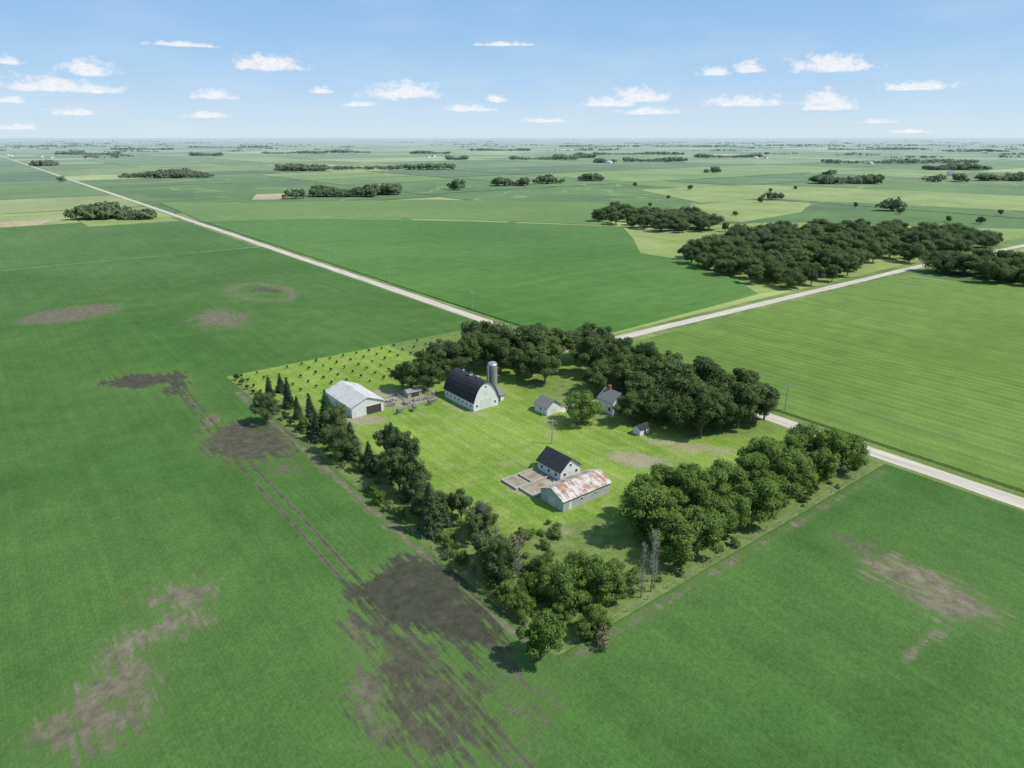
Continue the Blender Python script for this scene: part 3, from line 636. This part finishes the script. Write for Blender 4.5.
building('pole_shed','long low grey shed with rusty sheet metal roof','shed',104,120.8,112,120.8,'x',3.1,5.1,m_grey,m_rustX,[('door','right',-6,0,1.1,2.1,m_doorw),('window','right',-2,1.5,.9,.6,m_glass),('window','right',3,1.5,.9,.6,m_glass),('door','front',0,0,2.6,2.6,m_doorw)],over=.35)
building('white_shed','small white shed with grey gable roof on the lawn','shed',142.5,149,163,169.5,'y',2.7,5.0,m_white,m_greyroof,[('door','front',0,0,2.2,2.1,m_doorw),('window','left',0,1.2,.8,.8,m_glass)])
ho,hr,_,_=building('farmhouse','white farmhouse with grey roof tucked under oaks','house',160.5,167.5,149.5,156.5,'y',4.7,7.4,m_white,m_greyroof,[('window','front',-2.2,1.1,1,1.4,m_glass),('window','front',2.2,1.1,1,1.4,m_glass),('door','front',0,.2,1,2.1,m_door),('window','front',-1.2,4.2,.9,1.0,m_glass),('window','front',1.2,4.2,.9,1.0,m_glass),('window','left',-2.0,1.1,1,1.4,m_glass),('window','left',2.0,1.1,1,1.4,m_glass)])
v,f=boxes([(-.45,.45,1.2,2.1,6.4,8.8)]); obj('chimney',mesh('chimney',v,f,plain('brick',(.25,.10,.07),(.33,.15,.10),3,.9,.2)),hr)
building('garden_shed','tiny white shed with dark roof beside oak trees','shed',155,159.5,132,135,'x',2.1,3.1,m_white,m_shingle,[('door','right',0,0,1,1.8,m_door)],over=.25)
def slab(name,label,x0,x1,y0,y1,z=.25):
    v,f=boxes([(x0,x1,y0,y1,-.05,z)]); tag(obj(name,mesh(name,v,f,m_conc)),label,'pavement','structure')
slab('concrete_slab','stained concrete feeding floor beside white building',102,113.6,129.2,134.6)
slab('concrete_slab','stained concrete feeding floor beside white building',103,113.6,122.6,127.8)
def lowwall(x0,x1,y0,y1,h=.7):
    v,f=boxes([(x0,x1,y0,y1,-.05,h),(x0-.04,x1+.04,y0-.04,y1+.04,h,h+.06)]); tag(obj('low_wall',mesh('low_wall',v,f,m_concw)),'low pale concrete wall round the feeding floor','wall',None,'low walls round the feeding floor')
for w in [(101.7,113.6,134.7,134.95),(101.7,113.6,128.4,128.65),(101.7,101.95,128.7,134.65),(102.7,113.6,122.2,122.45),(102.7,102.95,122.5,128.35),(107.5,107.7,128.7,134.65)]: lowwall(*w)
def fence(pts,label,step=4.5,h=1.25,rails=False):
    e=empty('wire_fence' if not rails else 'board_fence',(*pts[0],0)); tag(e,label,'fence'); o0=Vector((*pts[0],0))
    v,f=boxes([(-.07,.07,-.07,.07,-.1,h+.1)]); pm=mesh('post',v,f,m_wood); wv=[];wf=[]
    for a,b in zip(pts[:-1],pts[1:]):
        a=Vector((*a,0));b=Vector((*b,0));n=max(1,int((b-a).length/step))
        for i in range(n+1): obj('post',pm,e,tuple(a+(b-a)*i/n-o0))
        for z in ((.4,.8,1.2) if not rails else (.35,.75,1.15)):
            tube(wv,wf,a-o0+Vector((0,0,z)),b-o0+Vector((0,0,z)),.012 if not rails else .07,.012 if not rails else .07,4)
    obj('wire' if not rails else 'rail',mesh('wire',wv,wf,m_wire if not rails else m_wood),e)
fence([(69.3,232),(69.3,78)],'wire fence on wooden posts along the soybean field')
fence([(70,75.2),(186,75.2)],'wire fence on wooden posts below the windbreak',6)
fence([(103,199),(121,199),(121,212),(103,212)],'weathered board fence round a cattle pen',3,1.3,True)
fence([(111.5,199),(111.5,212)],'weathered board fence dividing the pen',3,1.3,True)
building('lean_to','small open grey cattle shelter inside the pen','shed',113.5,119.5,207,210.5,'x',1.9,2.7,m_wood,m_dome,[('door','right',0,0,3.5,1.6,m_door)],over=.3)
def pile(x,y,label,seed):
    r=random.Random(seed)
    e=empty('lumber_pile',(x,y,.1),r.uniform(0,3)); tag(e,label,'lumber',None,'stored timber by the pens'); e.scale=(.7,1.0,r.uniform(1.2,2.0))
    for i in range(11):
        L=r.uniform(1.0,2.2);v,f=boxes([(-L,L,-.14,.14,0,.16)]); o=obj('plank',mesh('plank',v,f,m_wood),e,(r.uniform(-.4,.4),-.6+.3*(i%4),.05+.2*(i//4))); o.rotation_euler=(r.uniform(-.1,.1),r.uniform(-.08,.08),r.uniform(-.3,.3))
for i,(x,y) in enumerate([(105,204),(108,208),(115,203),(123,205),(106,209),(109.5,202),(118.5,201.5),(104,213.5),(123,209)]): pile(x,y,'loose stack of grey planks on bare ground',i)
def tank(x,y,rz):
    e=empty('fuel_tank',(x,y,.1),rz); tag(e,'rust-stained fuel tank on steel legs','tank',None,'old tanks stored by the shed')
    v=[];f=[];tube(v,f,(-1.3,0,1.5),(1.3,0,1.5),.55,.55,14);f.append(tuple(range(13,-1,-1))); obj('tank_body',mesh('tank_body',v,f,m_junk),e)
    v,f=boxes([(sx*1-.05,sx*1+.05,s2*.4-.05,s2*.4+.05,-.05,1.1) for sx in(-1,1) for s2 in(-1,1)]); obj('stand',mesh('stand',v,f,m_wire),e)
tank(104,196,.3); tank(109,195,1.2); tank(117,196.5,.1)
def pole(x,y,h=10.5,arm=True):
    e=empty('utility_pole',(x,y,0)); tag(e,'tall wooden utility pole beside the gravel road','utility pole',None,'poles along the road')
    v=[];f=[];tube(v,f,(0,0,-.1),(0,0,h),.19,.13,8); obj('pole',mesh('pole',v,f,m_wood),e)
    if arm:
        v,f=boxes([(-1.2,1.2,-.06,.06,h-.6,h-.46)]); c=obj('crossarm',mesh('crossarm',v,f,m_wood),e)
        for xx in (-1.1,0,1.1):
            v=[];f=[];tube(v,f,(xx,0,h-.46),(xx,0,h-.22),.06,.04,6); obj('insulator',mesh('insulator',v,f,m_frame),c)
PYs=[20,115,210,305,400,495,590,685,780,875,970,1065]
for y in PYs: pole(210.2,y)
wv=[];wf=[]
for a,b in zip(PYs[:-1],PYs[1:]):
    for xx in (-1.1,1.1):
        prev=None
        for i in range(9):
            t=i/8; p=(210.2+xx,a+(b-a)*t,10.25-1.1*4*t*(1-t))
            if prev: tube(wv,wf,prev,p,.02,.02,3)
            prev=p
tag(obj('power_line',mesh('power_line',wv,wf,m_wire)),'thin sagging wires between roadside poles','power line')
x,y=G(552,444); pole(x,y,8.5,False)
for (px,py,n) in [(604,163,4),(990,153,3),(44,158,2),(8,156,2),(715,172,1),(955,176,2),(430,157,2),(760,158,2),(870,164,2)]:
    for i in range(n):
        x,y=G(px+random.uniform(-7,7),py+random.uniform(-.6,.6)); w,l=random.uniform(10,14),random.uniform(14,22); h=random.uniform(4,6)
        building('farm_building','distant white farm building by a grove','farm building',x,x+w,y,y+l,'y',h,h*1.6,m_frame,random.choice([m_frame,m_dome,m_greyroof]),group='distant farmsteads')
# ---------------------------------------------------------------- light, sky
SAZ=YAW+math.radians(100); SEL=math.radians(52)
sd=Vector((math.sin(SAZ)*math.cos(SEL),math.cos(SAZ)*math.cos(SEL),math.sin(SEL)))
l=bpy.data.lights.new('sun','SUN'); l.energy=4.3; l.angle=math.radians(1.2); l.color=(1,.955,.88)
o=bpy.data.objects.new('sun',l); o.rotation_euler=sd.to_track_quat('Z','Y').to_euler(); o.location=(0,0,300); link(o)
w=bpy.data.worlds.new('World'); sc.world=w; w.use_nodes=True; nt=w.node_tree; nt.nodes.clear()
out=nd(nt,'ShaderNodeOutputWorld'); sky=nd(nt,'ShaderNodeTexSky',sky_type='NISHITA'); sky.sun_disc=False; sky.sun_elevation=SEL; sky.sun_rotation=SAZ; sky.altitude=300; sky.air_density=1.0; sky.dust_density=.6; sky.ozone_density=2.0
tc=nd(nt,'ShaderNodeTexCoord').outputs['Generated']
xyz=nd(nt,'ShaderNodeSeparateXYZ'); nt.links.new(tc,xyz.inputs[0])
az=M(nt,'ARCTAN2',xyz.outputs[0],xyz.outputs[1]); el=M(nt,'ARCSINE',xyz.outputs[2])
cv=nd(nt,'ShaderNodeCombineXYZ'); nt.links.new(az,cv.inputs[0]); nt.links.new(el,cv.inputs[1])
nz=NOISE(nt,VSC(nt,cv.outputs[0],(58,95,1)),1,4,.6); nz2=NOISE(nt,VSC(nt,cv.outputs[0],(170,230,1)),1,3,.6)
clouds=[(87,67,56,17),(45,84,92,15),(95,88,56,10),(212,95,54,9),(268,63,76,16),(403,91,76,16),(320,90,22,7),(497,98,20,8),(610,102,60,9),(640,95,60,15),(650,111,64,7),
 (714,71,36,9),(748,67,32,11),(832,63,82,18),(745,101,76,11),(826,98,50,14),(828,106,56,9),(918,86,74,9),(8,99,40,8),(70,112,48,7),(205,115,50,6),(470,108,54,7),(15,127,50,5),
 (545,120,40,5),(877,121,40,5),(912,131,50,4),(181,44,70,5),(505,44,60,4),(6,60,30,8),(360,104,40,5)]
acc=None
for (cx,cyy,cw,ch) in clouds:
    a0,_=DIR(cx-cw/2,cyy);a1,_=DIR(cx+cw/2,cyy);_,e0=DIR(cx,cyy+ch/2);_,e1=DIR(cx,cyy-ch/2)
    ac=(a0+a1)/2; wa=(a1-a0)/2; eh=(e1-e0); eb=e0+eh*.22
    dx=M(nt,'DIVIDE',M(nt,'SUBTRACT',az,ac),wa); dy=M(nt,'DIVIDE',M(nt,'SUBTRACT',el,eb),eh*.85); dy=M(nt,'MAXIMUM',dy,M(nt,'MULTIPLY',dy,-3.4))
    r=M(nt,'ADD',M(nt,'MULTIPLY',dx,dx),M(nt,'MULTIPLY',dy,dy))
    acc=r if acc is None else M(nt,'MINIMUM',acc,r)
q=M(nt,'SQRT',acc)
q=M(nt,'ADD',q,M(nt,'ADD',M(nt,'MULTIPLY',M(nt,'SUBTRACT',nz,.5),2.3),M(nt,'MULTIPLY',M(nt,'SUBTRACT',nz2,.5),.9)))
cm=MR(nt,q,1.25,.35,0,.95,True)
thin=MR(nt,NOISE(nt,VSC(nt,cv.outputs[0],(7,24,1)),1,3,.5),.45,.8,0,.14)
cm=M(nt,'MAXIMUM',cm,thin)
ramp=nd(nt,'ShaderNodeValToRGB'); nt.links.new(MR(nt,el,0,1.2,0,1),ramp.inputs[0])
els=ramp.color_ramp.elements
els[0].position=0;els[0].color=(.66,.79,.88,1)
els[1].position=1;els[1].color=(.30,.46,.66,1)  # upper sky out of view, lightened and less blue as added fill light
for p,cc in ((.02,(.58,.75,.90)),(.058,(.43,.66,.90)),(.105,(.32,.56,.87)),(.19,(.24,.47,.81)),(.45,(.26,.45,.72))):
    ee=els.new(p); ee.color=(*cc,1)
skc=BR(nt,sky.outputs[0],.13)
skc=MIX(nt,MR(nt,el,.15,.9,.92,.55),skc,ramp.outputs[0])
bg=nd(nt,'ShaderNodeBackground')
cc=MIX(nt,MR(nt,nz2,.35,.65,0,1),(.80,.85,.92),(.96,.97,.98))
nt.links.new(MIX(nt,cm,skc,cc),bg.inputs[0]); bg.inputs[1].default_value=1.0
nt.links.new(bg.outputs[0],out.inputs[0])
# ---------------------------------------------------------------- camera
c=bpy.data.cameras.new('camera'); c.lens=24; c.sensor_width=36; c.sensor_fit='HORIZONTAL'; c.clip_start=.5; c.clip_end=150000
co=bpy.data.objects.new('camera',c); co.location=(0,0,H); co.rotation_euler=(math.pi/2-PITCH,0,-YAW); link(co); sc.camera=co
